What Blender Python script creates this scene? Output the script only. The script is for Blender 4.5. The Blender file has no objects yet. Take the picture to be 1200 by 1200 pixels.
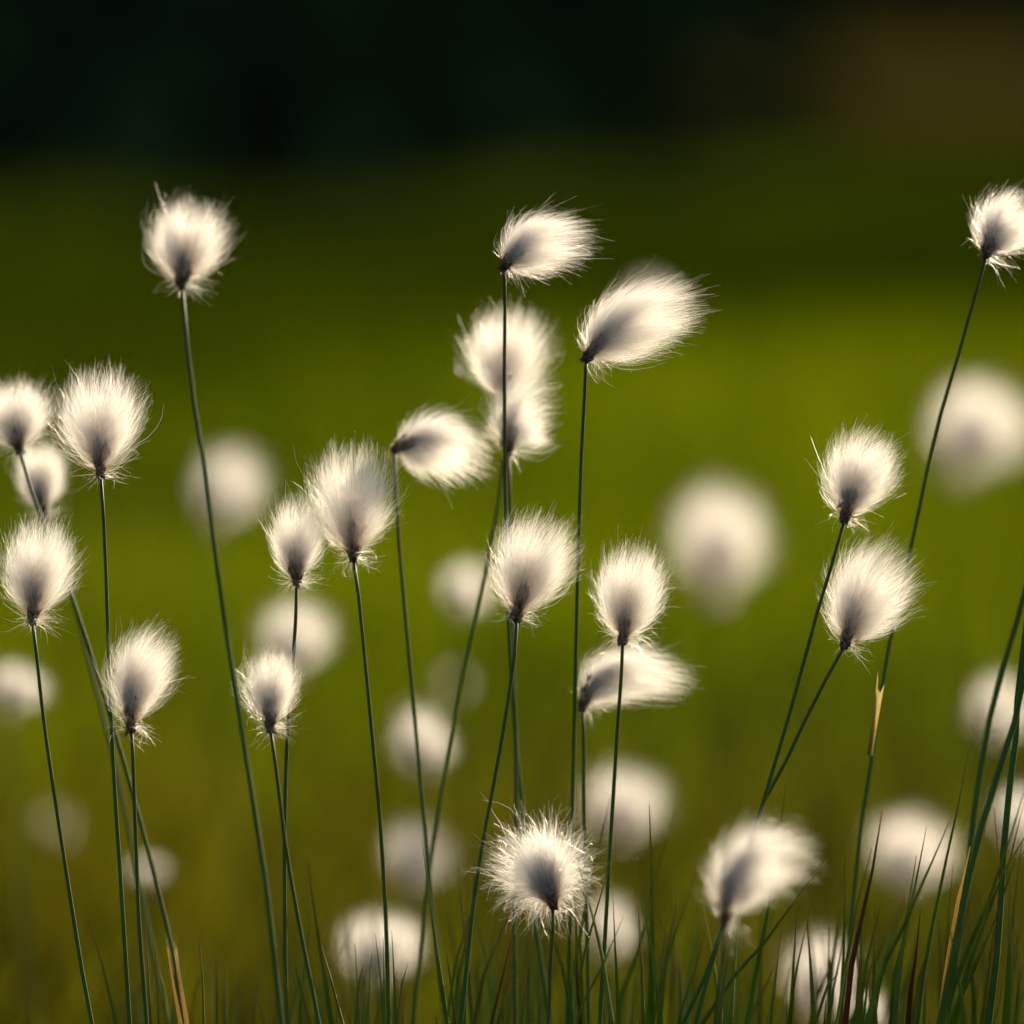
import bpy, math, random
import numpy as np
from mathutils import Vector

# ------------------------------------------------------------------ camera, sky, sun, exposure
scene = bpy.context.scene
C = scene.collection
rng = np.random.default_rng(11)
random.seed(11)

CAM_H = 0.46                      # camera height above the bog
PITCH = math.atan(450 / 6667.0)   # looking slightly down
K = 6667.0                        # focal length in 1200-px units (200 mm on a 36 mm sensor)
cam_d = bpy.data.cameras.new('camera')
cam_d.lens, cam_d.sensor_width, cam_d.clip_start, cam_d.clip_end = 200, 36, 0.05, 2000
cam_d.dof.use_dof = True
cam_d.dof.focus_distance = 2.0
cam_d.dof.aperture_fstop = 4.0
cam = bpy.data.objects.new('camera', cam_d)
C.objects.link(cam)
cam.location = (0, 0, CAM_H)
cam.rotation_euler = (math.pi / 2 - PITCH, 0, 0)
scene.camera = cam

SUN_AZ, SUN_EL = math.radians(22), math.radians(15)     # behind the plants, to the right, low
world = bpy.data.worlds.new('World')
scene.world = world
world.use_nodes = True
wn = world.node_tree.nodes
sky = wn.new('ShaderNodeTexSky')
sky.sky_type = 'NISHITA'
sky.sun_disc = False
sky.sun_elevation = SUN_EL
sky.sun_rotation = SUN_AZ
sky.dust_density = 5.0
sky.ozone_density = 0.6
wn['Background'].inputs['Strength'].default_value = 0.12
world.node_tree.links.new(sky.outputs[0], wn['Background'].inputs['Color'])

sun_d = bpy.data.lights.new('sun', 'SUN')
sun_d.energy = 5.0
sun_d.angle = math.radians(0.5)
sun_d.color = (1.0, 0.84, 0.62)
sun = bpy.data.objects.new('sun', sun_d)
C.objects.link(sun)
SUN_DIR = Vector((math.sin(SUN_AZ) * math.cos(SUN_EL), math.cos(SUN_AZ) * math.cos(SUN_EL), math.sin(SUN_EL)))
sun.rotation_euler = SUN_DIR.to_track_quat('Z', 'Y').to_euler()
sun.location = SUN_DIR * 20

vs = scene.view_settings
vs.view_transform, vs.look, vs.gamma, vs.use_curve_mapping = 'Standard', 'None', 1.0, False
vs.exposure = 1.12
scene.cycles.max_bounces = 16
scene.cycles.diffuse_bounces = 8
scene.cycles.transmission_bounces = 8
scene.cycles.use_denoising = True
scene.cycles.denoiser = 'OPENIMAGEDENOISE'
scene.cycles.denoising_prefilter = 'ACCURATE'

# ------------------------------------------------------------------ helpers
FWD = np.array((0, math.cos(PITCH), -math.sin(PITCH)))
UP = np.array((0, math.sin(PITCH), math.cos(PITCH)))
RIGHT = np.array((1.0, 0, 0))
CAM = np.array((0, 0, CAM_H))


def at(x, y, d):
    """the point at depth d seen at (x, y) of the photograph"""
    return CAM + d * (FWD + (x - 600) / K * RIGHT + (600 - y) / K * UP)


def ground_z(x, y):
    return 0.012 * np.sin(2.3 * x + 0.7) * np.sin(1.7 * y + 1.1) + 0.02 * np.sin(0.55 * x + 0.3 * y) - 0.006


def make_mesh(name, verts, faces, mat=None, attr=None, smooth=False):
    """verts (V,3); faces: list of (M,k) int arrays"""
    me = bpy.data.meshes.new(name)
    verts = np.asarray(verts, dtype=np.float32).reshape(-1, 3)
    faces = [np.asarray(f, dtype=np.int32) for f in faces if len(f)]
    me.vertices.add(len(verts))
    me.vertices.foreach_set('co', verts.ravel())
    nl = sum(f.size for f in faces)
    npoly = sum(len(f) for f in faces)
    me.loops.add(nl)
    me.loops.foreach_set('vertex_index', np.concatenate([f.ravel() for f in faces]))
    me.polygons.add(npoly)
    tot = np.concatenate([np.full(len(f), f.shape[1], np.int32) for f in faces])
    start = np.concatenate([[0], np.cumsum(tot)[:-1]]).astype(np.int32)
    me.polygons.foreach_set('loop_start', start)
    me.polygons.foreach_set('use_smooth', np.full(npoly, smooth))
    if attr is not None:
        for an, av in attr.items():
            a = me.attributes.new(an, 'FLOAT', 'POINT')
            a.data.foreach_set('value', np.asarray(av, np.float32).ravel())
    me.update(calc_edges=True)
    if mat:
        me.materials.append(mat)
    return me


def link(name, me, parent=None):
    o = bpy.data.objects.new(name, me)
    C.objects.link(o)
    if parent is not None:
        o.parent = parent
        if me is not None:
            o.matrix_parent_inverse.identity()
    return o


def thing(name, loc, label, cat, group=None):
    o = bpy.data.objects.new(name, None)
    o.empty_display_size = 0.01
    C.objects.link(o)
    o.location = loc
    o['label'], o['category'] = label, cat
    if group:
        o['group'] = group
    return o


def catmull(pts, n):
    pts = np.asarray(pts, float)
    if len(pts) == 2:
        t = np.linspace(0, 1, n)[:, None]
        return pts[0] * (1 - t) + pts[1] * t
    P = np.vstack([2 * pts[0] - pts[1], pts, 2 * pts[-1] - pts[-2]])
    seg = np.linalg.norm(np.diff(pts, axis=0), axis=1)
    cum = np.concatenate([[0], np.cumsum(seg)]) / seg.sum()
    out = []
    for u in np.linspace(0, 1, n):
        i = min(np.searchsorted(cum, u, side='right') - 1, len(pts) - 2)
        t = (u - cum[i]) / max(cum[i + 1] - cum[i], 1e-9)
        a, b, c, d = P[i], P[i + 1], P[i + 2], P[i + 3]
        out.append(0.5 * (2 * b + (c - a) * t + (2 * a - 5 * b + 4 * c - d) * t * t + (3 * b - a - 3 * c + d) * t ** 3))
    return np.array(out)


def tube(path, radii, sides=6, twist=0.0):
    path = np.asarray(path)
    n = len(path)
    T = np.gradient(path, axis=0)
    T /= np.linalg.norm(T, axis=1)[:, None]
    ref = np.array((0.0, 1.0, 0.13))
    N1 = np.cross(T, ref)
    N1 /= np.linalg.norm(N1, axis=1)[:, None]
    N2 = np.cross(T, N1)
    ang = np.arange(sides) / sides * 2 * np.pi + twist
    V = path[:, None] + np.asarray(radii)[:, None, None] * (np.cos(ang)[None, :, None] * N1[:, None] + np.sin(ang)[None, :, None] * N2[:, None])
    i = np.arange(n - 1)[:, None] * sides
    j = np.arange(sides)[None]
    q = np.stack([i + j, i + (j + 1) % sides, i + sides + (j + 1) % sides, i + sides + j], -1).reshape(-1, 4)
    caps = np.array([np.arange(sides)[::-1], (n - 1) * sides + np.arange(sides)])
    tt = np.repeat(np.linspace(0, 1, n), sides)
    return V.reshape(-1, 3), q, caps, tt


def to_ground(pts):
    """extend a path (last point lowest) straight on down into the ground"""
    pts = [np.asarray(p) for p in pts]
    d = pts[-1] - pts[-2]
    d = d / np.linalg.norm(d)
    if d[2] > -0.5:
        d[2] = -0.5
    p = pts[-1]
    t = max(0.02, (p[2] - (ground_z(p[0], p[1]) - 0.012)) / -d[2])
    pts.append(p + d * t)
    return pts


# ------------------------------------------------------------------ materials
def nodes_of(m):
    m.use_nodes = True
    nt = m.node_tree
    nt.nodes.clear()
    return nt, nt.nodes, nt.links


def leafy(name, cols, translucent=0.4, tcol=None, rough=0.55, spec=0.12, noise=60.0, attr='along'):
    """a leaf material: cols = colour stops along the blade (root 0 .. tip 1), with grain noise; some light passes through"""
    m = bpy.data.materials.new(name)
    nt, n, l = nodes_of(m)
    out = n.new('ShaderNodeOutputMaterial')
    a = n.new('ShaderNodeAttribute')
    a.attribute_name = attr
    ramp = n.new('ShaderNodeValToRGB')
    el = ramp.color_ramp.elements
    el[0].position, el[0].color = cols[0][0], (*cols[0][1], 1)
    el[1].position, el[1].color = cols[-1][0], (*cols[-1][1], 1)
    for p, c in cols[1:-1]:
        e = el.new(p)
        e.color = (*c, 1)
    l.new(a.outputs['Fac'], ramp.inputs[0])
    tc = n.new('ShaderNodeTexCoord')
    nz = n.new('ShaderNodeTexNoise')
    nz.inputs['Scale'].default_value = noise
    nz.inputs['Detail'].default_value = 3
    l.new(tc.outputs['Object'], nz.inputs['Vector'])
    mr = n.new('ShaderNodeMapRange')
    mr.inputs['To Min'].default_value, mr.inputs['To Max'].default_value = 0.6, 1.4
    l.new(nz.outputs['Fac'], mr.inputs['Value'])
    mul = n.new('ShaderNodeVectorMath')
    mul.operation = 'SCALE'
    l.new(ramp.outputs['Color'], mul.inputs[0])
    l.new(mr.outputs[0], mul.inputs['Scale'])
    bs = n.new('ShaderNodeBsdfPrincipled')
    bs.inputs['Roughness'].default_value = rough
    bs.inputs['Specular IOR Level'].default_value = spec
    l.new(mul.outputs[0], bs.inputs['Base Color'])
    tr = n.new('ShaderNodeBsdfTranslucent')
    if tcol:
        mx = n.new('ShaderNodeMix')
        mx.data_type = 'RGBA'
        mx.blend_type = 'MULTIPLY'
        mx.inputs['Factor'].default_value = 1
        l.new(mul.outputs[0], mx.inputs['A'])
        mx.inputs['B'].default_value = (*tcol, 1)
        l.new(mx.outputs['Result'], tr.inputs['Color'])
    else:
        l.new(mul.outputs[0], tr.inputs['Color'])
    mix = n.new('ShaderNodeMixShader')
    mix.inputs[0].default_value = translucent
    l.new(bs.outputs[0], mix.inputs[1])
    l.new(tr.outputs[0], mix.inputs[2])
    l.new(mix.outputs[0], out.inputs['Surface'])
    return m


def cotton_mat(name, root, upto):
    m = bpy.data.materials.new(name)
    nt, n, l = nodes_of(m)
    out = n.new('ShaderNodeOutputMaterial')
    a = n.new('ShaderNodeAttribute')
    a.attribute_name = 'along'
    ramp = n.new('ShaderNodeValToRGB')
    el = ramp.color_ramp.elements
    el[0].position, el[0].color = 0.06, (*root, 1)     # tawny at the seed
    el[1].position, el[1].color = upto, (0.89, 0.875, 0.85, 1)    # silky white
    l.new(a.outputs['Fac'], ramp.inputs[0])
    df = n.new('ShaderNodeBsdfDiffuse')
    tr = n.new('ShaderNodeBsdfTranslucent')
    fw = n.new('ShaderNodeBsdfRefraction')            # silky fibres throw much of the light on forward
    fw.inputs['Roughness'].default_value = 0.5
    fw.inputs['IOR'].default_value = 1.45
    for b in (df, tr, fw):
        l.new(ramp.outputs['Color'], b.inputs['Color'])
    mx = n.new('ShaderNodeMixShader')
    mx.inputs[0].default_value = 0.62
    l.new(df.outputs[0], mx.inputs[1])
    l.new(tr.outputs[0], mx.inputs[2])
    m2 = n.new('ShaderNodeMixShader')
    m2.inputs[0].default_value = 0.30
    l.new(mx.outputs[0], m2.inputs[1])
    l.new(fw.outputs[0], m2.inputs[2])
    l.new(m2.outputs[0], out.inputs['Surface'])
    return m


def ground_mat():
    m = bpy.data.materials.new('bog_ground')
    nt, n, l = nodes_of(m)
    out = n.new('ShaderNodeOutputMaterial')
    bs = n.new('ShaderNodeBsdfPrincipled')
    bs.inputs['Roughness'].default_value = 0.95
    bs.inputs['Specular IOR Level'].default_value = 0.0
    tc = n.new('ShaderNodeTexCoord')
    n1 = n.new('ShaderNodeTexNoise')
    n1.inputs['Scale'].default_value = 0.6
    n1.inputs['Detail'].default_value = 6
    n2 = n.new('ShaderNodeTexNoise')
    n2.inputs['Scale'].default_value = 40
    n2.inputs['Detail'].default_value = 5
    l.new(tc.outputs['Object'], n1.inputs['Vector'])
    l.new(tc.outputs['Object'], n2.inputs['Vector'])
    ramp = n.new('ShaderNodeValToRGB')
    el = ramp.color_ramp.elements
    el[0].position, el[0].color = 0.35, (0.022, 0.018, 0.004, 1)
    el[1].position, el[1].color = 0.65, (0.028, 0.038, 0.004, 1)
    l.new(n1.outputs['Fac'], ramp.inputs[0])
    mr = n.new('ShaderNodeMapRange')
    mr.inputs['To Min'].default_value, mr.inputs['To Max'].default_value = 0.4, 1.5
    l.new(n2.outputs['Fac'], mr.inputs['Value'])
    mul = n.new('ShaderNodeVectorMath')
    mul.operation = 'SCALE'
    l.new(ramp.outputs['Color'], mul.inputs[0])
    l.new(mr.outputs[0], mul.inputs['Scale'])
    l.new(mul.outputs[0], bs.inputs['Base Color'])
    bp = n.new('ShaderNodeBump')
    bp.inputs['Strength'].default_value = 0.8
    bp.inputs['Distance'].default_value = 0.02
    l.new(n2.outputs['Fac'], bp.inputs['Height'])
    l.new(bp.outputs[0], bs.inputs['Normal'])
    l.new(bs.outputs[0], out.inputs['Surface'])
    return m


M_COTTON = cotton_mat('cotton_fibre', (0.30, 0.21, 0.13), 0.40)
M_TAWNY = cotton_mat('tawny_cotton_fibre', (0.33, 0.205, 0.11), 0.42)
M_STEM = leafy('stem_green', [(0.0, (0.060, 0.125, 0.016)), (0.6, (0.055, 0.115, 0.018)), (0.97, (0.055, 0.080, 0.014)), (1.0, (0.05, 0.03, 0.012))], 0.18, rough=0.55, spec=0.15)
M_SEED = leafy('seed_brown', [(0.0, (0.055, 0.030, 0.015)), (1.0, (0.100, 0.060, 0.032))], 0.1, noise=900, rough=0.8, spec=0.1)
M_BRACT = leafy('papery_bract', [(0.0, (0.05, 0.028, 0.014)), (0.6, (0.12, 0.070, 0.038)), (1.0, (0.50, 0.35, 0.20))], 0.4, noise=500)
M_SHEATH = leafy('golden_sheath', [(0.0, (0.08, 0.09, 0.02)), (0.5, (0.24, 0.18, 0.04)), (1.0, (0.38, 0.30, 0.13))], 0.5, noise=200)
M_BLADE = {
    'green': leafy('blade_green', [(0.0, (0.055, 0.105, 0.009)), (0.75, (0.085, 0.15, 0.010)), (1.0, (0.18, 0.16, 0.03))], 0.48),
    'pale': leafy('blade_pale', [(0.0, (0.06, 0.12, 0.025)), (0.7, (0.10, 0.18, 0.035)), (1.0, (0.22, 0.24, 0.03))], 0.45),
    'olive': leafy('blade_olive', [(0.0, (0.06, 0.09, 0.01)), (0.8, (0.10, 0.13, 0.012)), (1.0, (0.22, 0.17, 0.03))], 0.40),
    'red': leafy('blade_red', [(0.0, (0.045, 0.06, 0.012)), (0.35, (0.05, 0.05, 0.012)), (0.55, (0.25, 0.05, 0.012)), (0.75, (0.10, 0.035, 0.012)), (1.0, (0.14, 0.05, 0.02))], 0.40),
    'gold': leafy('blade_gold', [(0.0, (0.20, 0.14, 0.03)), (0.5, (0.42, 0.28, 0.04)), (1.0, (0.55, 0.42, 0.16))], 0.55),
    'dead': leafy('blade_dead', [(0.0, (0.20, 0.09, 0.02)), (0.6, (0.28, 0.15, 0.03)), (1.0, (0.35, 0.22, 0.06))], 0.45),
}
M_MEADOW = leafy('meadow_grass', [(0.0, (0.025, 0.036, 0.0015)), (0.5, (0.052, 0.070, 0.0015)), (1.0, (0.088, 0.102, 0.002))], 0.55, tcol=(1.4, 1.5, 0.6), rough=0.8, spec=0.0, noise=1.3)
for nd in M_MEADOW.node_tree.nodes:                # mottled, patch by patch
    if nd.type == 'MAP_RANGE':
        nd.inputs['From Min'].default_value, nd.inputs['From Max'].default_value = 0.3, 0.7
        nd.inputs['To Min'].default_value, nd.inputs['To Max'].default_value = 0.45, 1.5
M_MEADOW_SHADED = leafy('shaded_meadow_green', [(0.0, (0.014, 0.024, 0.0012)), (0.5, (0.028, 0.048, 0.0012)), (1.0, (0.050, 0.064, 0.002))], 0.5, tcol=(1.4, 1.5, 0.6), rough=0.8, spec=0.0, noise=1.0)  # darkened meadow green: the far meadow's shade is put into the colour
M_DRY = leafy('dry_bog_grass', [(0.0, (0.026, 0.024, 0.002)), (0.5, (0.068, 0.066, 0.003)), (1.0, (0.105, 0.098, 0.004))], 0.5, rough=0.8, spec=0.0, noise=2.0)
M_REED = leafy('dry_reed', [(0.0, (0.20, 0.15, 0.02)), (1.0, (0.34, 0.25, 0.04))], 0.4, rough=0.8, spec=0.0, noise=1.0)
M_FOREST = leafy('spruce_needles', [(0.0, (0.020, 0.038, 0.016)), (1.0, (0.036, 0.066, 0.022))], 0.0, rough=0.9, spec=0.0, noise=0.8)

# ------------------------------------------------------------------ the setting
def build_ground():
    xs = np.concatenate([np.linspace(-400, -12, 18), np.linspace(-10, 10, 101), np.linspace(12, 400, 18)])
    ys = np.concatenate([np.linspace(-60, -2, 10), np.linspace(-1, 16, 120), np.linspace(18, 600, 40)])
    X, Y = np.meshgrid(xs, ys)
    V = np.stack([X, Y, ground_z(X, Y)], -1).reshape(-1, 3)
    nx, ny = len(xs), len(ys)
    i = np.arange(ny - 1)[:, None] * nx + np.arange(nx - 1)[None]
    q = np.stack([i, i + 1, i + nx + 1, i + nx], -1).reshape(-1, 4)
    o = link('ground', make_mesh('ground', V, [q], ground_mat(), smooth=True))
    o['kind'] = 'structure'


def blades_mesh(name, x, y, h, w, lean, mat, segs=2):
    n = len(x)
    z = ground_z(x, y) - 0.01
    a = rng.uniform(0, 2 * np.pi, n)
    side = np.stack([np.cos(a), np.sin(a), 0 * a], -1)
    b = rng.uniform(0, 2 * np.pi, n)
    ld = np.stack([np.cos(b) + 0.25, np.sin(b), 0 * b], -1) * (h * lean * rng.uniform(0.2, 1, n))[:, None]
    base = np.stack([x, y, z], -1)
    lev, al = [], []
    for k in range(segs + 1):
        s = k / segs
        p = base + ld * s * s + np.array((0, 0, 1.0)) * (h * s)[:, None]
        if k < segs:
            ww = (w * (1 - 0.45 * s))[:, None] * side / 2
            lev += [p - ww, p + ww]
            al += [s, s]
        else:
            lev.append(p)
            al.append(1)
    V = np.stack(lev, 1)
    m = V.shape[1]
    o = np.arange(n)[:, None] * m
    quads = np.concatenate([o + np.array([2 * k, 2 * k + 1, 2 * k + 3, 2 * k + 2]) for k in range(segs - 1)]) if segs > 1 else np.zeros((0, 4), int)
    tris = o + np.array([2 * segs - 2, 2 * segs - 1, 2 * segs])
    return make_mesh(name, V.reshape(-1, 3), [quads, tris], mat, {'along': np.tile(al, n)})


def patchy(x, y):
    return 0.5 + 0.28 * np.sin(1.9 * x + 0.8 * y + 1) + 0.22 * np.sin(1.1 * y - 4.1 * x + 2.2)


def build_meadow():
    zones = (
        (0.9, 1.75, 0.9, 0.0, 4500, 0.04, 0.10, 0.0022, 1),
        (1.75, 2.5, 0.9, 0.0, 9000, 0.05, 0.13, 0.0022, 1),
        (2.5, 3.6, 1.2, 0.0, 12000, 0.06, 0.15, 0.0028, 1),
        (2.5, 6.0, 0.6, 0.25, 30000, 0.07, 0.17, 0.0030, 0),
        (6.0, 13.0, 0.3, 0.30, 42000, 0.10, 0.22, 0.0060, 0),
        (13.0, 30.0, 0.0, 0.32, 42000, 0.12, 0.28, 0.0140, 0),
        (30.0, 60.0, 0.0, 0.34, 26000, 0.14, 0.35, 0.0300, 0))
    for dry in (0, 2, 1):                         # 0 lit meadow, 2 meadow with shade painted in, taking over farther out, 1 low dry sedge
        xs, ys, hs, ws = [], [], [], []
        for (y0, y1, hw0, hwk, n, h0, h1, w, dr) in zones:
            if dr != dry % 2:
                continue
            y = np.sqrt(rng.uniform(y0 ** 2, y1 ** 2, n)) if hwk else rng.uniform(y0, y1, n)
            x = rng.uniform(-1, 1, n) * (hw0 + hwk * y + 0.2)
            p = patchy(x, y)
            keep = rng.uniform(0, 1, n) < 0.35 + 0.65 * p
            if dry == 0:
                keep &= rng.uniform(0, 1, n) < np.clip((y - 2.6) / 1.6, 0.15, 1)     # thins out towards the dry sedge
            shade_mix = np.clip((y - 5.0) / 8.0, 0, 0.85)
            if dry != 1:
                keep &= rng.uniform(0, 1, n) < (shade_mix if dry == 2 else 1 - shade_mix)
            x, y, p = x[keep], y[keep], p[keep]
            xs.append(x)
            ys.append(y)
            hs.append(rng.uniform(h0, h1, len(x)) * (0.6 + 0.6 * p))
            ws.append(w * rng.uniform(0.7, 1.3, len(x)))
        nm = ('meadow_grass', 'dry_grass', 'shaded_meadow_grass')[dry]
        o = link(nm, blades_mesh(nm, np.concatenate(xs), np.concatenate(ys), np.concatenate(hs), np.concatenate(ws), 0.7, (M_MEADOW, M_DRY, M_MEADOW_SHADED)[dry], 2))
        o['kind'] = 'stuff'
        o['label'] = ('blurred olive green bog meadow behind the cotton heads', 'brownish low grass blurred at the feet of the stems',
                      'darker green meadow blurred below the dark wood, shade painted into its colour')[dry]
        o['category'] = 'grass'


def build_reeds():
    n = 16000
    x, y = rng.uniform(-0.4, 10, n), rng.uniform(46, 57, n)
    h = rng.uniform(0.5, 1.4, n) * np.clip((x + 0.6) / 3.0, 0.2, 1)
    o = link('reeds', blades_mesh('reeds', x, y, h, rng.uniform(0.02, 0.05, n), 0.35, M_REED, 2))
    o['kind'] = 'stuff'
    o['label'] = 'dim brown reeds blurred in front of the dark wood at upper right'
    o['category'] = 'reeds'


def build_forest():
    V, Q, T, A = [], [], [], []
    nv = 0
    def front(x):
        return np.interp(x, [-30, -1.2, -0.5, 0.2, 0.9, 34], [24, 24, 28, 33, 60, 60])
    for k in range(270):
        if k < 36:                                   # the point of the wood that runs out into the bog
            x = rng.uniform(-5, 0.4)
            y = front(x) + rng.uniform(0, 3.0)
            if k >= 28:                              # tall slim spruces added out of view to shade the far meadow
                y = 30.5 + (k * 7 % 5) * 0.6
                x = (-8.5, -7.3, -6.8, -6.3, -5.4, -5.0, -4.6, -3.9)[k - 28] + 0.404 * y
        elif k < 130:                                # the wood's edge
            x = -30 + 64 * (k - 36 + rng.uniform(0, 1)) / 94
            y = front(x) + rng.uniform(0, 2.0)
        else:
            x = rng.uniform(-30, 34) if k % 2 else rng.uniform(-4, 12)
            y = max(front(x), 38) + 2 + abs(rng.normal(0, 9)) + (22 if k % 2 == 0 else 0)
        h = np.interp(x, [-30, 4, 8, 10, 34], [8.5, 9.0, 8.8, 8.0, 8.0]) * rng.uniform(0.45 if y < 45 else 0.75, 1.12)
        r = h * rng.uniform(0.20, 0.28)
        ls = 1.0
        if 28 <= k < 36:
            ls = 0.8
            h = rng.uniform(10, 12.5)
            r = h * (0.08 - 0.005 * (k - 28))
        # trunk
        path = np.array([(x, y, -0.1), (x + 0.05, y, h * 0.5), (x, y, h)])
        tv, tq, tcap, tt = tube(path, [h * 0.018, h * 0.012, h * 0.002], 6)
        V.append(tv); Q.append(tq + nv); A.append(tt * 0.2); nv += len(tv)
        n = 1500 if y < 36 else 500
        u = rng.uniform(0, 1, n) ** 0.8
        zz = 0.02 * h + u * h * 0.98
        rad = r * (1 - u) ** 0.85 * rng.uniform(0.45, 1.08, n) + 0.05
        ph = rng.uniform(0, 2 * np.pi, n)
        c = np.stack([x + rad * np.cos(ph), y + rad * np.sin(ph), zz - 0.25 * rad], -1)
        d = np.stack([np.cos(ph), np.sin(ph), rng.uniform(-0.6, 0.1, n)], -1)
        s = np.stack([-np.sin(ph), np.cos(ph), rng.normal(0, 0.5, n)], -1)
        L = (0.09 + 0.016 * h * (1 - u))[:, None] * (1 if y < 36 else 1.9) * rng.uniform(0.7, 1.4, n)[:, None] * ls
        P = np.stack([c - d * L, c + s * L * 0.5, c + d * L * 0.9 - np.array((0, 0, 0.1)), c - s * L * 0.5], 1)
        V.append(P.reshape(-1, 3)); Q.append(np.arange(n * 4).reshape(n, 4) + nv)
        A.append(np.repeat(rng.uniform(0, 1, n), 4)); nv += n * 4
    me = make_mesh('forest', np.concatenate(V), [np.concatenate(Q)], M_FOREST, {'along': np.concatenate(A)})
    o = link('forest', me)
    o['kind'] = 'stuff'
    o['label'] = 'dark spruce wood in shade beyond the blurred meadow'
    o['category'] = 'woodland'


build_ground()
build_meadow()
build_forest()
build_reeds()

# ------------------------------------------------------------------ cotton heads
def norm(v):
    return v / (np.linalg.norm(v, axis=-1, keepdims=True) + 1e-12)


def profile(t):
    """teardrop: narrow at the stem, widest past the middle, round at the tip"""
    t = np.clip(t, 0, 1)
    a = np.clip(t / 0.58, 0, 1)
    b = np.clip((t - 0.58) / 0.42, 0, 1)
    return (1 - (1 - a) ** 2) ** 0.62 * np.sqrt(1 - b ** 2 * 0.97)


def fluff_mesh(P0, P1, P2, W, n=2800, segs=5, frizz=1.0, stray=0.03, wind=(1.0, 0, 0.0), ball=None, fibre=0.00013, depth=0.72, clumpy=0.55):
    """fine fibres springing from the seeds and sweeping out to a teardrop about the curved axis P0-P1-P2"""
    def A(t):
        t = t[..., None]
        return (1 - t) ** 2 * P0 + 2 * t * (1 - t) * P1 + t * t * P2

    def dA(t):
        t = t[..., None]
        return norm(2 * (1 - t) * (P1 - P0) + 2 * t * (P2 - P1))
    L = np.linalg.norm(P1 - P0) + np.linalg.norm(P2 - P1)
    nc = 170
    ct = rng.beta(1.7, 1.0, nc) * 0.96 + 0.02
    cp = rng.uniform(0, 2 * np.pi, nc)
    ci = rng.integers(0, nc, n)
    tE = rng.beta(1.6, 1.0, n) * 0.97 + 0.02
    ph = rng.uniform(0, 2 * np.pi, n)
    k = clumpy * rng.uniform(0.2, 1.0, n)
    tE = tE * (1 - k) + ct[ci] * k
    dph = (cp[ci] - ph + np.pi) % (2 * np.pi) - np.pi
    ph = ph + dph * k
    rc = rng.uniform(0.45, 1.0, nc)[ci]
    rho = rng.uniform(0, 1, n) ** 0.33
    rho = rho * 0.45 + rc * 0.55 + 0.06
    h1, h2, h3, h4 = rng.uniform(0, 6.3, 4)
    wob = 0.09 * np.sin(2 * cp + 5 * ct + h1) + 0.08 * np.sin(3 * cp - 7 * ct + h2) + 0.06 * np.sin(5 * cp + 11 * ct + h3)
    lum = 1 + wob[ci] * rng.uniform(0.9, 2.1) + 0.09 * rng.normal(0, 1, nc)[ci]      # uneven outline, clump by clump
    T = dA(tE)
    N1 = norm(np.cross(T, FWD))
    N2 = np.cross(T, N1)
    radial = np.cos(ph)[:, None] * N1 + np.sin(ph)[:, None] * N2 * depth
    r = W / 2 * profile(tE) * rho * lum
    E = A(tE) + radial * r[:, None]
    tR = 0.015 + tE * rng.uniform(0.03, 0.60, n)
    R = A(tR) + norm(rng.normal(0, 1, (n, 3))) * (0.0016 * rng.uniform(0.2, 1, n))[:, None]
    tC = tR + (tE - tR) * rng.uniform(0.25, 0.5, n)
    Cc = A(tC) + radial * (r * rng.uniform(0.70, 1.08, n))[:, None]
    if ball is not None:
        c, rad = ball
        d = norm(rng.normal(0, 1, (n, 3)) + 0.7 * norm(np.array([P2 - P0])))
        k2 = 0.5 * rng.uniform(0, 1, n)[:, None]
        cd = norm(rng.normal(0, 1, (nc, 3)))[ci]
        d = norm(d * (1 - k2) + cd * k2)
        d = d * np.array((1, 0.6, 1))
        E = c + d * (rad * rng.uniform(0.25, 1.0, n) ** 0.45 * lum)[:, None]
        R = P0 + (P2 - P0) * rng.uniform(0.0, 0.16, n)[:, None] + norm(rng.normal(0, 1, (n, 3))) * 0.0014
        Cc = (R + E) / 2 + norm(P2 - P0) * (rad * rng.uniform(0.0, 0.5, n))[:, None] + rng.normal(0, 0.0025, (n, 3))
        radial = d
        T = np.tile(norm(P2 - P0), (n, 1))
    # loose ends: blown out past the outline, and a few that hang at the foot
    wind = np.asarray(wind)
    out = norm(E - A(np.full(n, 0.35)) + 1e-6)
    ex = rng.exponential(0.00025, n) * frizz
    E = E + out * ex[:, None] + wind * (rng.uniform(0, 0.0028, n) * tE)[:, None]
    st = rng.uniform(0, 1, n) < stray * 0.5
    E[st] += (out[st] * rng.uniform(0.001, 0.006, st.sum())[:, None] + rng.normal(0, 0.0015, (st.sum(), 3))) * frizz
    low = rng.uniform(0, 1, n) < stray * 0.9
    m = low.sum()
    if ball is None and m:
        a = rng.uniform(0, 2 * np.pi, m)
        d = norm(np.cos(a)[:, None] * N1[low] + np.sin(a)[:, None] * N2[low] + 0.5 * wind - T[low] * rng.uniform(-0.5, 0.55, m)[:, None])
        R[low] = A(np.full(m, 0.03)) + rng.normal(0, 0.0006, (m, 3))
        E[low] = R[low] + d * rng.uniform(0.003, 0.011, m)[:, None]
        Cc[low] = (R[low] + E[low]) / 2 + rng.normal(0, 0.002, (m, 3))
    s = np.linspace(0, 1, segs + 1)[None, :, None]
    S = (1 - s) ** 2 * R[:, None] + 2 * s * (1 - s) * Cc[:, None] + s * s * E[:, None]
    # curl grows towards the tip
    c1 = norm(rng.normal(0, 1, (n, 3)))[:, None]
    amp = (rng.uniform(0.0004, 0.0026, n) * frizz)[:, None, None]
    fr = rng.uniform(3, 10, n)[:, None, None]
    S = S + c1 * amp * s ** 1.6 * np.sin(fr * s + rng.uniform(0, 6.3, n)[:, None, None])
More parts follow.
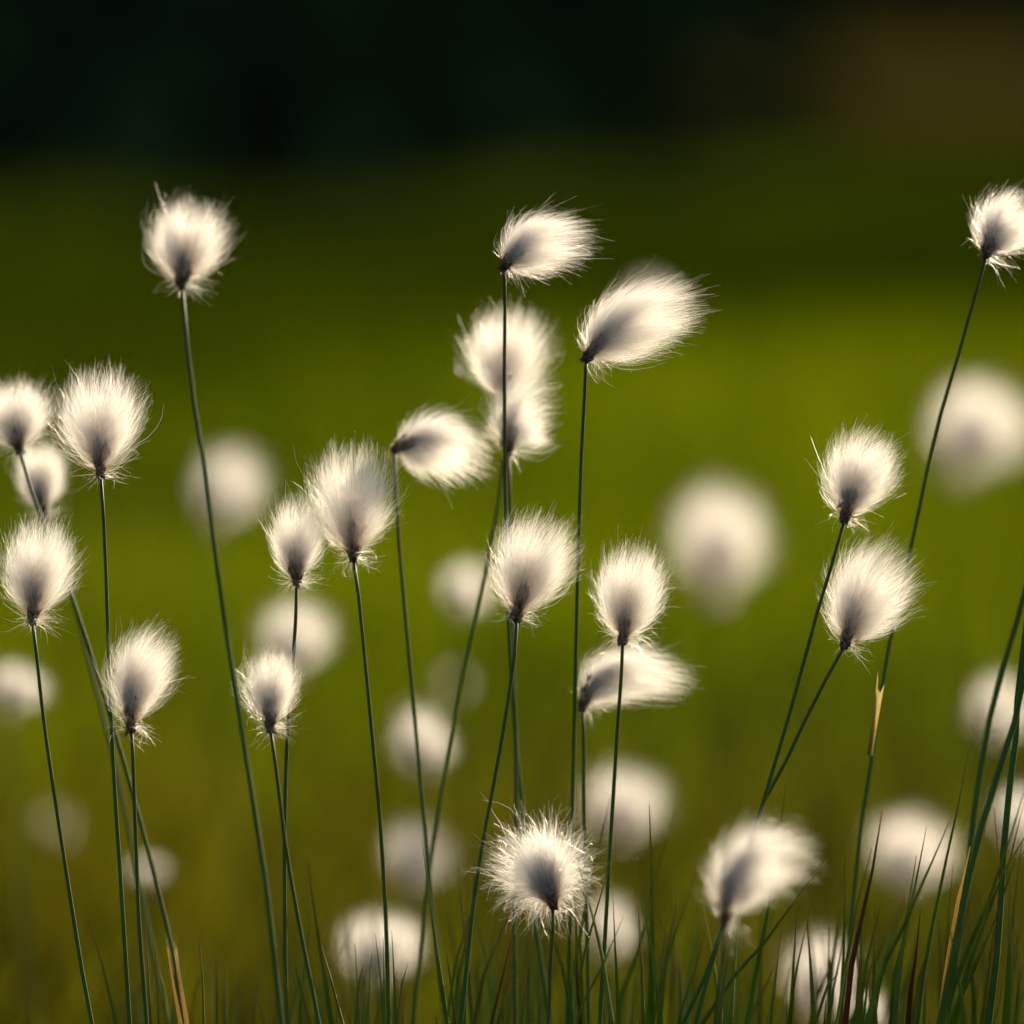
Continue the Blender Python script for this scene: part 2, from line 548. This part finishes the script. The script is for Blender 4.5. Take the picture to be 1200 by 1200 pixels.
    # the outer third of every fibre gives way: bends downwind, along the head and a little down
    tip_bend = (wind * rng.uniform(0.0, 0.7, (n, 1)) + T * rng.uniform(-0.8, 0.3, (n, 1)) + rng.normal(0, 0.8, (n, 3)) - radial * 0.5 - np.array((0, 0, 0.2))) * (rng.uniform(0.0006, 0.0030, n) * frizz)[:, None]
    S = S + tip_bend[:, None] * np.clip((s - 0.5) / 0.5, 0, 1) ** 2.2
    tg = norm(np.gradient(S, axis=1))
    sd = norm(np.cross(tg, norm(rng.normal(0, 1, (n, 3)))[:, None]))
    w = fibre * rng.uniform(0.7, 1.25, n)[:, None, None] * (1 - 0.75 * s ** 2) * (0.35 + 0.65 * np.clip(s / 0.45, 0, 1)) / 2
    V = np.stack([S - sd * w, S + sd * w], 2)          # n, segs+1, 2, 3
    per = (segs + 1) * 2
    o = np.arange(n)[:, None] * per
    q = np.concatenate([o + np.array([2 * j, 2 * j + 1, 2 * j + 3, 2 * j + 2]) for j in range(segs)])
    al = np.repeat(np.broadcast_to(s[..., 0], (n, segs + 1))[..., None], 2, 2)
    return V.reshape(-1, 3), q, al.ravel()


def seeds_mesh(P0, P1, P2, n=44, size=0.0014):
    """small dark nutlets crowded along the foot of the axis"""
    V, F, A = [], [], []
    nv = 0
    oct_v = np.array([(1, 0, 0), (0, 1, 0), (-1, 0, 0), (0, -1, 0), (0, 0, 1.9), (0, 0, -1.9)], float)
    oct_f = np.array([(0, 1, 4), (1, 2, 4), (2, 3, 4), (3, 0, 4), (1, 0, 5), (2, 1, 5), (3, 2, 5), (0, 3, 5)])
    ax = norm(P1 - P0)
    for i in range(n):
        t = rng.uniform(0.0, 0.30) if i > 14 else rng.uniform(0.0, 0.12)
        p = (1 - t) ** 2 * P0 + 2 * t * (1 - t) * P1 + t * t * P2
        off = norm(rng.normal(0, 1, 3)) * rng.uniform(0.2, 1.0) * (0.0014 + 0.010 * t)
        d = norm(ax + rng.normal(0, 0.35, 3))
        a = norm(np.cross(d, (0.3, 0.9, 0.1)))
        b = np.cross(d, a)
        sc = size * rng.uniform(0.6, 1.0)
        V.append(p + off + (oct_v[:, :1] * a * 0.75 + oct_v[:, 1:2] * b * 0.75 + oct_v[:, 2:] * d) * sc)
        F.append(oct_f + nv)
        A.append(np.full(6, rng.uniform()))
        nv += 6
    return np.concatenate(V), np.concatenate(F), np.concatenate(A)


def bract_mesh(P, axis, ang, length, width, open_=0.5):
    """one papery scale at the foot of the head"""
    a = norm(np.cross(axis, FWD)); b = np.cross(axis, a)
    out = math.cos(ang) * a + math.sin(ang) * b
    side = np.cross(axis, out)
    V, al = [], []
    for k in range(5):
        s = k / 4
        c = P + axis * length * s * (1 - open_ * s * 0.5) + out * (0.0008 + length * open_ * s * s)
        w = width * math.sin(math.pi * (0.18 + 0.80 * s)) / 2
        V += [c - side * w, c + out * width * 0.18, c + side * w]
        al += [s] * 3
    q = []
    for k in range(4):
        for j in range(2):
            q.append((3 * k + j, 3 * k + j + 1, 3 * k + j + 4, 3 * k + j + 3))
    return np.array(V), np.array(q), np.array(al)


def sheath_mesh(path, r):
    """a split leaf sheath clasping the stem, its mouth open"""
    V, al = [], []
    n = len(path)
    T = norm(np.gradient(path, axis=0))
    N1 = norm(np.cross(T, (0, 1.0, 0.1))); N2 = np.cross(T, N1)
    for k in range(n):
        s = k / (n - 1)
        for j in range(6):
            a = -2.3 + 4.6 * j / 5 * (1 - 0.35 * s)
            rr = r * (1 + 0.45 * s * s)
            V.append(path[k] + rr * (math.cos(a) * N1[k] + math.sin(a) * N2[k]) + T[k] * (0.004 * s * math.cos(2 * a)))
            al.append(s)
    q = []
    for k in range(n - 1):
        for j in range(5):
            q.append((6 * k + j, 6 * k + j + 1, 6 * k + j + 7, 6 * k + j + 6))
    return np.array(V), np.array(q), np.array(al)


GROUP_NEAR = 'cotton grass stems standing in the sharp row'
GROUP_FAR = 'out of focus cotton heads behind'


def cotton_grass(label, d, base, tip, width, stem, ctrl=None, n=4600, dd=0.0, ball=None, stray=0.03, frizz=1.0, group=GROUP_NEAR,
                 sheath=None, rstem=0.00068, wind=0.8, bract=None, segs=6, fibre=0.00005, lean=0.0, clumpy=0.75, tawny=False):
    """base/tip/ctrl/stem as seen in the photograph, d = distance; dd tips the head towards (-) or away from (+) the camera"""
    B = at(*base, d)
    Tp = at(*tip, d + dd)
    if ctrl is None:
        ctrl = ((base[0] + tip[0]) / 2, (base[1] + tip[1]) / 2)
    Ct = at(*ctrl, d + dd * 0.4)
    W = width * 0.93 / K * d
    pts = [B] + [at(px, py, d + lean * (i + 1) / len(stem)) for i, (px, py) in enumerate(stem)]
    pts = to_ground(pts)
    path = catmull(pts, 22)[::-1]              # ground -> head
    O = path[0].copy()
    O[2] = ground_z(O[0], O[1])
    t = thing('cotton_grass_plant', O, label, 'cotton grass', group)
    radii = rstem * (1.35 - 0.45 * np.linspace(0, 1, len(path)))
    tv, tq, tc, tt = tube(path - O, radii, 6)
    link('stem', make_mesh('stem', tv, [tq, tc], M_STEM, {'along': tt}, True), t)
    b = None
    if ball:
        b = (at(ball[0], ball[1], d + dd * 0.5) - O, ball[2] / K * d)
    fv, fq, fa = fluff_mesh(B - O, Ct - O, Tp - O, W, n=n, ball=b, stray=stray, frizz=frizz, wind=(wind, 0, -0.1), segs=segs, fibre=fibre, clumpy=clumpy)
    link('cotton_tuft', make_mesh('cotton_tuft', fv, [fq], M_TAWNY if tawny else M_COTTON, {'along': fa}), t)
    sv, sf, sa = seeds_mesh(B - O, Ct - O, Tp - O)
    link('seed_cluster', make_mesh('seed_cluster', sv, [sf], M_SEED, {'along': sa}), t)
    ax = norm(Ct - B)
    for i in range(6):
        bv, bq, ba = bract_mesh(B - O - ax * 0.0012, ax, i * 1.05 + rng.uniform(0, 0.6), rng.uniform(0.0045, 0.0085), 0.0030, rng.uniform(0.12, 0.5))
        link('bract', make_mesh('bract', bv, [bq], M_BRACT, {'along': ba}), t)
    if bract:
        (x0, y0), (x1, y1) = bract
        p0, p1 = at(x0, y0, d - 0.002) - O, at(x1, y1, d - 0.004) - O
        bv, bq, ba = bract_mesh(p0, norm(p1 - p0), 0.5, np.linalg.norm(p1 - p0), 0.003, 0.1)
        link('bract', make_mesh('bract', bv, [bq], M_BRACT, {'along': ba}), t)
    if sheath:
        f = [np.linalg.norm(path - at(sx, sy, d), axis=1).argmin() for sx, sy in sheath]
        lo, hi = min(f), max(f)
        P = [at(sx, sy, d) for sx, sy in sheath]
        sp = catmull([P[1], (P[0] + P[1]) / 2, P[0]], 8) - O
        shv, shq, sha = sheath_mesh(sp, 0.0013)
        o = link('leaf_sheath', make_mesh('leaf_sheath', shv, [shq], M_SHEATH, {'along': sha}), t)
        o['label'] = 'golden dry sheath clasping the stem'
    return t


near = [
    dict(label='tallest cotton head at upper left, alone on a long dark blurred stem', d=1.945, base=(213, 335), tip=(224, 226), width=104,
         stem=[(214, 350), (224, 450), (240, 555), (262, 720), (287, 880), (312, 1040), (330, 1200)], stray=0.03, rstem=0.0008),
    dict(label='plump upright cotton head above the oval head of the left edge, on a straight stem', d=2.0, base=(118, 557), tip=(112, 420), width=112,
         stem=[(119, 568), (123, 640), (128, 780), (133, 900), (142, 1040), (152, 1200)]),
    dict(label='cotton head cut by the left edge, on a stem that slants behind the oval head', d=2.045, base=(23, 528), tip=(8, 438), width=95,
         stem=[(26, 540), (44, 595), (88, 710), (130, 842), (165, 965), (200, 1105), (215, 1200)], sheath=((202, 1108), (212, 1195))),
    dict(label='small soft cotton head squeezed between the left edge head and the oval head below', d=2.10, base=(50, 600), tip=(42, 508), width=66,
         stem=[(52, 612), (86, 705), (110, 800), (138, 910), (168, 1060), (195, 1190)], n=4000),
    dict(label='oval cotton head low on the left edge with a straight leaning stem', d=2.0, base=(38, 728), tip=(48, 597), width=98,
         stem=[(40, 740), (52, 850), (72, 985), (95, 1130), (108, 1200)], stray=0.05),
    dict(label='small cotton head blown over to the right with a pale scale hanging at its foot', d=1.99, base=(154, 855), tip=(200, 738), ctrl=(146, 775), width=82,
         stem=[(155, 866), (158, 950), (163, 1080), (172, 1200)], bract=((153, 848), (139, 866))),
    dict(label='small cotton head standing in front of a taller plant\'s stem', d=1.98, base=(317, 855), tip=(314, 752), width=74,
         stem=[(319, 866), (326, 920), (336, 1000), (353, 1095), (374, 1200)], n=3800, stray=0.05),
    dict(label='small narrow cotton head tucked against the big plume on its right', d=2.01, base=(348, 683), tip=(346, 572), width=78,
         stem=[(348, 694), (344, 770), (337, 860), (334, 950), (334, 1100), (336, 1200)], n=3800, stray=0.06),
    dict(label='big upright cotton plume beside the small narrow head', d=2.015, base=(414, 655), tip=(408, 508), width=114,
         stem=[(417, 668), (425, 745), (436, 860), (447, 980), (453, 1100), (456, 1200)], stray=0.04),
    dict(label='soft cotton head blown down to the right above the big upright plume', d=2.05, base=(462, 527), tip=(566, 562), ctrl=(510, 492), width=92,
         stem=[(462, 540), (467, 630), (475, 720), (486, 840), (497, 960), (508, 1080), (522, 1200)]),
    dict(label='tall blurred cotton head behind the thin stem of the topmost blown head', d=2.075, base=(592, 472), tip=(590, 348), width=108,
         stem=[(592, 485), (588, 565), (562, 700), (538, 810), (515, 940), (498, 1060), (484, 1200)]),
    dict(label='blurred cotton head just below another blurred one, fraying at lower right', d=2.05, base=(596, 530), tip=(656, 466), ctrl=(588, 462), width=100,
         stem=[(597, 545), (598, 640), (601, 760), (605, 900), (603, 1080), (604, 1200)], n=3800),
    dict(label='topmost central cotton head blown flat to the right on a thin upright stem', d=2.01, lean=0.06, base=(591, 312), tip=(700, 283), ctrl=(606, 272), width=84,
         stem=[(592, 322), (591, 450), (592, 560), (593, 640), (596, 730), (602, 830), (612, 950), (628, 1090), (646, 1200)], wind=1.1),
    dict(label='largest blown cotton head, a wide plume leaning right at top centre', d=2.0, lean=0.05, base=(687, 420), tip=(826, 352), ctrl=(716, 368), width=100,
         stem=[(687, 432), (682, 520), (678, 640), (675, 760), (672, 900), (670, 1000), (668, 1100), (665, 1200)], n=5600, wind=1.1),
    dict(label='cotton head in mid frame touching the one on its right, flared at the top', d=1.99, base=(606, 725), tip=(646, 596), ctrl=(616, 655), width=108,
         stem=[(606, 734), (601, 785), (586, 880), (570, 965), (555, 1060), (540, 1200)]),
    dict(label='crisp wispy cotton head standing directly above the curled sideways head', d=1.99, base=(730, 752), tip=(744, 630), width=98,
         stem=[(730, 764), (724, 850), (717, 960), (710, 1080), (703, 1200)], stray=0.05),
    dict(label='soft curled cotton head lying sideways behind a thin stem', d=2.045, base=(683, 830), tip=(818, 806), ctrl=(700, 752), width=74,
         stem=[(684, 842), (685, 950), (688, 1080), (690, 1200)]),
    dict(label='round frizzy cotton ball with a dark heart, low in the centre', d=1.98, base=(648, 1062), tip=(632, 960), width=130, ball=(630, 1022, 68), dd=0.014,
         stem=[(649, 1076), (645, 1135), (643, 1200)], n=5000, frizz=1.5, stray=0.03, fibre=0.00007, segs=9, clumpy=0.35),
    dict(label='blurred cotton head closest to the viewer, low on the right with a dark grey heart', d=1.90, base=(850, 1083), tip=(962, 1018), ctrl=(846, 968), width=108,
         stem=[(851, 1096), (846, 1140), (840, 1200)], n=5200),
    dict(label='high cotton head cut by the right edge on a long slanting stem', d=2.02, lean=0.05, base=(1156, 300), tip=(1208, 230), ctrl=(1166, 256), width=82,
         stem=[(1153, 310), (1125, 410), (1095, 515), (1068, 640), (1038, 775), (1026, 860), (1012, 950), (1000, 1060), (985, 1200)], sheath=((1033, 800), (1020, 885)), wind=1.1),
    dict(label='upper of the two rounded cotton heads stacked on the right', d=1.99, base=(990, 610), tip=(1030, 500), width=96, ctrl=(1000, 548),
         stem=[(987, 622), (960, 710), (930, 820), (896, 935), (870, 1015), (838, 1115), (815, 1200)]),
    dict(label='lower, bigger of the two rounded cotton heads on the right, its stem slanting left', d=2.0, base=(990, 757), tip=(1060, 636), width=113, ctrl=(1002, 690),
         stem=[(984, 768), (955, 820), (922, 890), (893, 945), (862, 1040), (828, 1140), (800, 1200)]),
]
TAWNY = {(118, 557), (38, 728), (154, 855), (317, 855), (348, 683), (414, 655), (730, 752), (606, 725), (648, 1062), (990, 610), (213, 335), (592, 472)}
for p in near:
    cotton_grass(tawny=p['base'] in TAWNY, **p)

# stems at the right edge whose heads nod beyond it
for label, d, base, tip, stem in (
        ('dark stem leaving the right edge above the dense grass, leftmost of three', 2.05, (1268, 420), (1290, 320), [(1262, 450), (1198, 705), (1165, 820), (1146, 920), (1136, 1000), (1110, 1200)]),
        ('thick dark stem leaving the right edge, middle of three', 1.97, (1282, 480), (1302, 380), [(1272, 520), (1200, 795), (1186, 858), (1159, 938), (1136, 1025), (1101, 1200)]),
        ('dark upright stem hugging the right edge, rightmost of three', 2.0, (1268, 330), (1290, 230), [(1258, 370), (1199, 760), (1190, 870), (1178, 970), (1170, 1100), (1158, 1200)])):
    cotton_grass(label, d, base, tip, 95, stem, n=1500, rstem=0.00105, group='stems leaving the right edge')

# blurred heads farther back
far = [
    ('blurred pale head beside the long left stem, under the dark upper left', 2.95, 255, 557, 1.2),
    ('largest pale blurred disc, right of centre below the blown heads', 3.0, 862, 634, 1.6),
    ('pale blurred disc high at the right edge behind a slanting stem', 3.05, 1122, 492, 1.65),
    ('pale blurred disc between the big plume and the central stems', 2.7, 545, 682, 0.85),
    ('pale blurred head behind the small narrow head on the left', 2.75, 345, 738, 1.0),
    ('faint blurred glow peeking over the largest blown head', 3.5, 766, 352, 0.8),
    ('blurred pale spot cut by the left edge at mid height', 2.6, 10, 800, 0.75),
    ('bluish blurred head with a bright disc, left of the central stems', 2.65, 512, 868, 1.0),
    ('pale blurred head below the bluish one left of centre', 2.65, 482, 992, 1.0),
    ('pale blurred head behind the stem right of centre, above the ball\'s height', 2.8, 738, 938, 1.1),
    ('blurred head with a dark heart low on the left of the frizzy ball', 2.5, 440, 1110, 1.05),
    ('bluish white blurred head just right of the frizzy ball', 2.65, 722, 1085, 0.9),
    ('pale blurred disc behind the grass blades on the lower right', 2.8, 1066, 985, 1.15),
    ('blurred head below the closest blurred head, behind crossing blades', 2.55, 965, 1140, 1.0),
    ('small blurred head at the bottom edge among the right grass', 2.45, 1010, 1192, 0.7),
    ('pale blurred head at the right edge behind three dark stems', 2.75, 1172, 825, 1.0),
    ('bluish blurred head at the right edge deep in the dense grass', 2.6, 1185, 945, 0.85),
    ('dim brownish blurred disc low on the left', 3.3, 60, 962, 0.55),
    ('small dim blurred spot low on the left between two stems', 2.75, 172, 1017, 0.42),
    ('faint olive disc in front of the meadow near the central crossing stems', 3.4, 530, 800, 0.35),
]
protos = []
for i in range(4):
    P0 = np.array((0, 0, 0.0)); P1 = np.array(((-0.002, 0.004, 0.002, -0.004)[i], 0, 0.018)); P2 = np.array(((0.006, 0.014, 0.003, 0.012)[i], 0.004 * (i - 1), 0.036 - 0.003 * i))
    fv, fq, fa = fluff_mesh(P0, P1, P2, 0.034, n=2400, segs=4, fibre=0.00012, stray=0.03)
    me = make_mesh('cotton_tuft', fv, [fq], M_TAWNY if i % 2 else M_COTTON, {'along': fa})
    sv, sf, sa = seeds_mesh(P0, P1, P2, 70, 0.0019)
    ms = make_mesh('seed_cluster', sv, [sf], M_SEED, {'along': sa})
    protos.append((me, ms, P2))
for i, (label, d, x, y, s) in enumerate(far):
    me, ms, P2 = protos[i % 4]
    c = at(x, y, d)
    B = c - P2 * s * 0.52
    lean = rng.uniform(-0.12, 0.12)
    gz = ground_z(B[0], B[1])
    O = np.array((B[0] + lean * (B[2] - gz), B[1] + rng.uniform(-0.05, 0.08), gz))
    t = thing('cotton_grass_plant', O, label, 'cotton grass', GROUP_FAR)
    path = catmull([O + (0, 0, -0.01), O * 0.5 + B * 0.5 + ((-lean) * 0.03, 0, 0), B], 10) - O
    tv, tq, tc, tt = tube(path, np.linspace(0.0011, 0.0008, 10), 5)
    link('stem', make_mesh('stem', tv, [tq, tc], M_STEM, {'along': tt}, True), t)
    sx, sz = rng.uniform(0.85, 1.15), rng.uniform(0.85, 1.15)
    rot = (rng.uniform(-0.3, 0.3), rng.uniform(-0.15, 0.55), rng.uniform(-0.6, 0.6))
    for nm, mm in (('cotton_tuft', me), ('seed_cluster', ms)):
        o = link(nm, mm, t)
        o.location = B - O
        o.scale = (s * sx, s * sx, s * sz)
        o.rotation_euler = rot

# ------------------------------------------------------------------ grass blades one can tell apart, tuft by tuft
tufts = [
    ('few short green blades rising at the lower left beside the golden sheath', 2.0, 0.0, [
        ('green', 2.03, [(102, 1072), (118, 1125), (136, 1200)]),
        ('green', 2.0, [(233, 1097), (237, 1140), (239, 1200)]),
        ('olive', 2.03, [(296, 1152), (302, 1175), (311, 1200)]),
        ('olive', 2.0, [(334, 1168), (332, 1185), (331, 1200)]),
        ('gold', 2.0, [(204, 1104), (211, 1150), (219, 1200)]),
        ('gold', 1.99, [(196, 1110), (204, 1160), (212, 1200)]),
    ]),
    ('loose tuft of pale and green blades right of the small left heads', 2.05, 0.0, [
        ('green', 2.03, [(360, 1005), (368, 1065), (378, 1130), (388, 1200)]),
        ('olive', 2.0, [(376, 1107), (386, 1145), (402, 1200)]),
        ('green', 2.0, [(344, 1124), (352, 1160), (364, 1200)]),
        ('pale', 2.16, [(398, 1034), (408, 1098), (416, 1160), (420, 1200)]),
        ('pale', 2.2, [(424, 967), (434, 1037), (440, 1110), (448, 1200)]),
        ('pale', 2.24, [(357, 978), (354, 1040), (352, 1120), (352, 1200)]),
        ('olive', 2.04, [(469, 1150), (472, 1180), (474, 1200)]),
        ('green', 2.0, [(449, 1100), (450, 1150), (451, 1200)]),
        ('green', 2.0, [(459, 1090), (462, 1150), (464, 1200)]),
    ]),
    ('tuft with a dead golden blade standing left of the frizzy ball', 2.0, 0.0, [
        ('green', 2.0, [(494, 983), (500, 1020), (508, 1090), (524, 1200)]),
        ('olive', 2.0, [(522, 1110), (528, 1150), (534, 1200)]),
        ('gold', 2.0, [(517, 1175), (518, 1190), (520, 1200)]),
        ('green', 2.0, [(561, 978), (556, 1030), (549, 1120), (544, 1200)]),
        ('pale', 2.2, [(559, 1112), (562, 1150), (564, 1200)]),
        ('red', 2.0, [(599, 1100), (588, 1150), (575, 1200)]),
        ('dead', 2.1, [(601, 885), (600, 960), (600, 1060), (602, 1200)]),
        ('pale', 2.2, [(638, 917), (637, 1000), (632, 1100), (628, 1200)]),
        ('green', 2.0, [(619, 1100), (619, 1150), (619, 1200)]),
        ('olive', 2.03, [(629, 1115), (631, 1150), (632, 1200)]),
    ]),
    ('open tuft of slender pointed blades right of the frizzy ball', 2.0, 0.0, [
        ('green', 2.0, [(761, 943), (763, 1010), (764, 1083), (762, 1200)]),
        ('green', 2.08, [(794, 922), (782, 980), (769, 1030), (751, 1095), (728, 1180), (724, 1200)]),
        ('green', 1.98, [(731, 1074), (718, 1102), (707, 1130), (675, 1200)]),
        ('green', 2.0, [(718, 1045), (720, 1090), (722, 1140), (725, 1200)]),
        ('olive', 2.02, [(747, 1048), (749, 1090), (751, 1127), (754, 1200)]),
        ('olive', 2.0, [(782, 1066), (779, 1100), (776, 1130), (772, 1200)]),
        ('red', 2.0, [(713, 1142), (714, 1170), (715, 1200)]),
        ('olive', 2.05, [(716, 930), (706, 975), (696, 1020), (675, 1127), (667, 1200)]),
        ('green', 2.0, [(678, 1065), (681, 1130), (683, 1200)]),
        ('red', 2.0, [(675, 1118), (677, 1160), (680, 1200)]),
        ('olive', 2.12, [(742, 1100), (735, 1150), (731, 1200)]),
        ('pale', 2.18, [(808, 1100), (804, 1150), (800, 1200)]),
    ]),
    ('tuft of leaning blades crossing under the closest blurred head', 2.0, 0.0, [
        ('green', 2.0, [(921, 921), (914, 972), (900, 1066), (886, 1140), (875, 1200)]),
        ('olive', 2.02, [(996, 977), (964, 1013), (923, 1066), (870, 1140), (821, 1200)]),
        ('green', 2.0, [(847, 1163), (853, 1180), (862, 1200)]),
        ('green', 2.0, [(934, 1069), (930, 1130), (926, 1200)]),
        ('green', 2.02, [(918, 1072), (911, 1130), (903, 1200)]),
        ('olive', 2.05, [(921, 1112), (902, 1150), (874, 1200)]),
        ('green', 1.99, [(856, 1098), (849, 1150), (842, 1200)]),
        ('green', 1.99, [(830, 1075), (820, 1120), (795, 1200)]),
        ('green', 2.0, [(922, 1165), (922, 1180), (922, 1200)]),
    ]),
    ('tuft with red tinged blades around the golden sheathed stem', 2.0, 0.0, [
        ('green', 2.02, [(990, 993), (990, 1054), (988, 1130), (985, 1200)]),
        ('red', 1.99, [(1034, 948), (1026, 1000), (1014, 1060), (1002, 1112), (990, 1200)]),
        ('olive', 2.0, [(1022, 993), (1002, 1069), (992, 1130), (984, 1200)]),
        ('green', 2.0, [(1010, 1100), (1006, 1150), (1003, 1200)]),
        ('green', 2.06, [(986, 1080), (970, 1140), (950, 1200)]),
        ('olive', 2.0, [(983, 1140), (968, 1170), (955, 1200)]),
        ('olive', 2.0, [(1016, 1170), (1005, 1185), (992, 1200)]),
        ('red', 2.0, [(968, 1170), (967, 1185), (966, 1200)]),
        ('green', 1.97, [(995, 1060), (985, 1120), (970, 1200)]),
        ('green', 2.0, [(1048, 1160), (1045, 1180), (1042, 1200)]),
    ]),
    ('dense dark tussock of long slanting blades filling the lower right corner', 2.0, 0.0, [
        ('green', 2.0, [(1086, 968), (1076, 1020), (1066, 1072), (1051, 1142), (1045, 1200)]),
        ('green', 1.98, [(1118, 951), (1090, 1015), (1060, 1083), (1015, 1200)]),
        ('green', 2.0, [(1140, 853), (1130, 910), (1118, 967), (1098, 1060), (1075, 1200)]),
        ('green', 1.97, [(1207, 905), (1177, 1002), (1145, 1092), (1104, 1194)]),
        ('green', 1.99, [(1214, 960), (1180, 1013), (1150, 1090), (1118, 1200)]),
        ('red', 2.0, [(1079, 1066), (1072, 1130), (1064, 1200)]),
        ('olive', 2.03, [(1098, 1062), (1083, 1130), (1070, 1200)]),
        ('olive', 2.05, [(1098, 1053), (1101, 1120), (1102, 1200)]),
        ('gold', 2.0, [(1137, 992), (1128, 1030), (1121, 1066), (1114, 1110)]),
        ('dead', 2.02, [(1165, 945), (1170, 975), (1171, 1010), (1168, 1060)]),
        ('green', 2.0, [(1186, 900), (1178, 1010), (1170, 1120), (1160, 1200)]),
        ('green', 2.0, [(1135, 1065), (1138, 1130), (1142, 1200)]),
        ('green', 1.98, [(1198, 985), (1186, 1080), (1176, 1200)]),
        ('green', 2.04, [(1204, 1045), (1190, 1120), (1180, 1200)]),
        ('olive', 2.02, [(1200, 940), (1188, 990), (1172, 1060), (1150, 1200)]),
        ('green', 2.0, [(1192, 1000), (1165, 1080), (1130, 1160), (1112, 1200)]),
        ('green', 2.08, [(1162, 1080), (1148, 1140), (1140, 1200)]),
        ('green', 1.96, [(1150, 1010), (1128, 1090), (1106, 1200)]),
        ('olive', 2.06, [(1205, 1100), (1196, 1150), (1190, 1200)]),
        ('olive', 2.1, [(1056, 1072), (1048, 1120), (1044, 1200)]),
        ('olive', 2.0, [(1126, 1168), (1120, 1185), (1114, 1200)]),
        ('pale', 2.15, [(1130, 1130), (1118, 1165), (1108, 1200)]),
        ('green', 2.0, [(1088, 1187), (1088, 1195), (1089, 1200)]),
    ]),
]
for label, d0, _, blades in tufts:
    xs = np.mean([b[2][-1][0] for b in blades])
    root = at(xs, 1640, d0)
    O = np.array((root[0], root[1], ground_z(root[0], root[1])))
    t = thing('grass_tuft', O, label, 'grass tuft', 'grass tufts among the stems')
    feet = [b[2][-1][0] for b in blades]
    for i in range(30):                            # the shorter blades between
        x0 = rng.uniform(min(feet) - 10, max(feet) + 10)
        y0 = rng.uniform(1000 if xs > 480 else 1070, 1190)
        dx = rng.normal(0.05, 0.16) * (1200 - y0) + (xs - x0) * -0.04
        blades.append((rng.choice(['green', 'green', 'olive', 'pale']), rng.uniform(1.97, 2.2), [(x0 + dx, y0), (x0 + dx * 0.4, (y0 + 1200) / 2), (x0, 1200)]))
    for col, d, px in blades:
        pts = [at(x, y, d) for x, y in px]
        pts = to_ground(pts)
        # the feet of a tuft draw together
        pts[-1] = pts[-1] * 0.75 + np.array((O[0], O[1], pts[-1][2])) * 0.25
        path = catmull(pts, 12)[::-1]
        s = np.linspace(0, 1, 12)
        r = 0.00155 * (1 - 0.94 * s ** 2.6) * rng.uniform(0.85, 1.15) * (1.55 if col == 'gold' else 1)
        tv, tq, tc, tt = tube(path - O, r, 4, rng.uniform(0, 1.5))
        o = link('blade', make_mesh('blade', tv, [tq, tc], M_BLADE[col], {'along': tt}), t)
        if col == 'red':
            o['label'] = 'blade tinged red'
        elif col == 'gold':
            o['label'] = 'bright golden yellow dry blade'
        elif col == 'dead':
            o['label'] = 'dry golden brown blade'
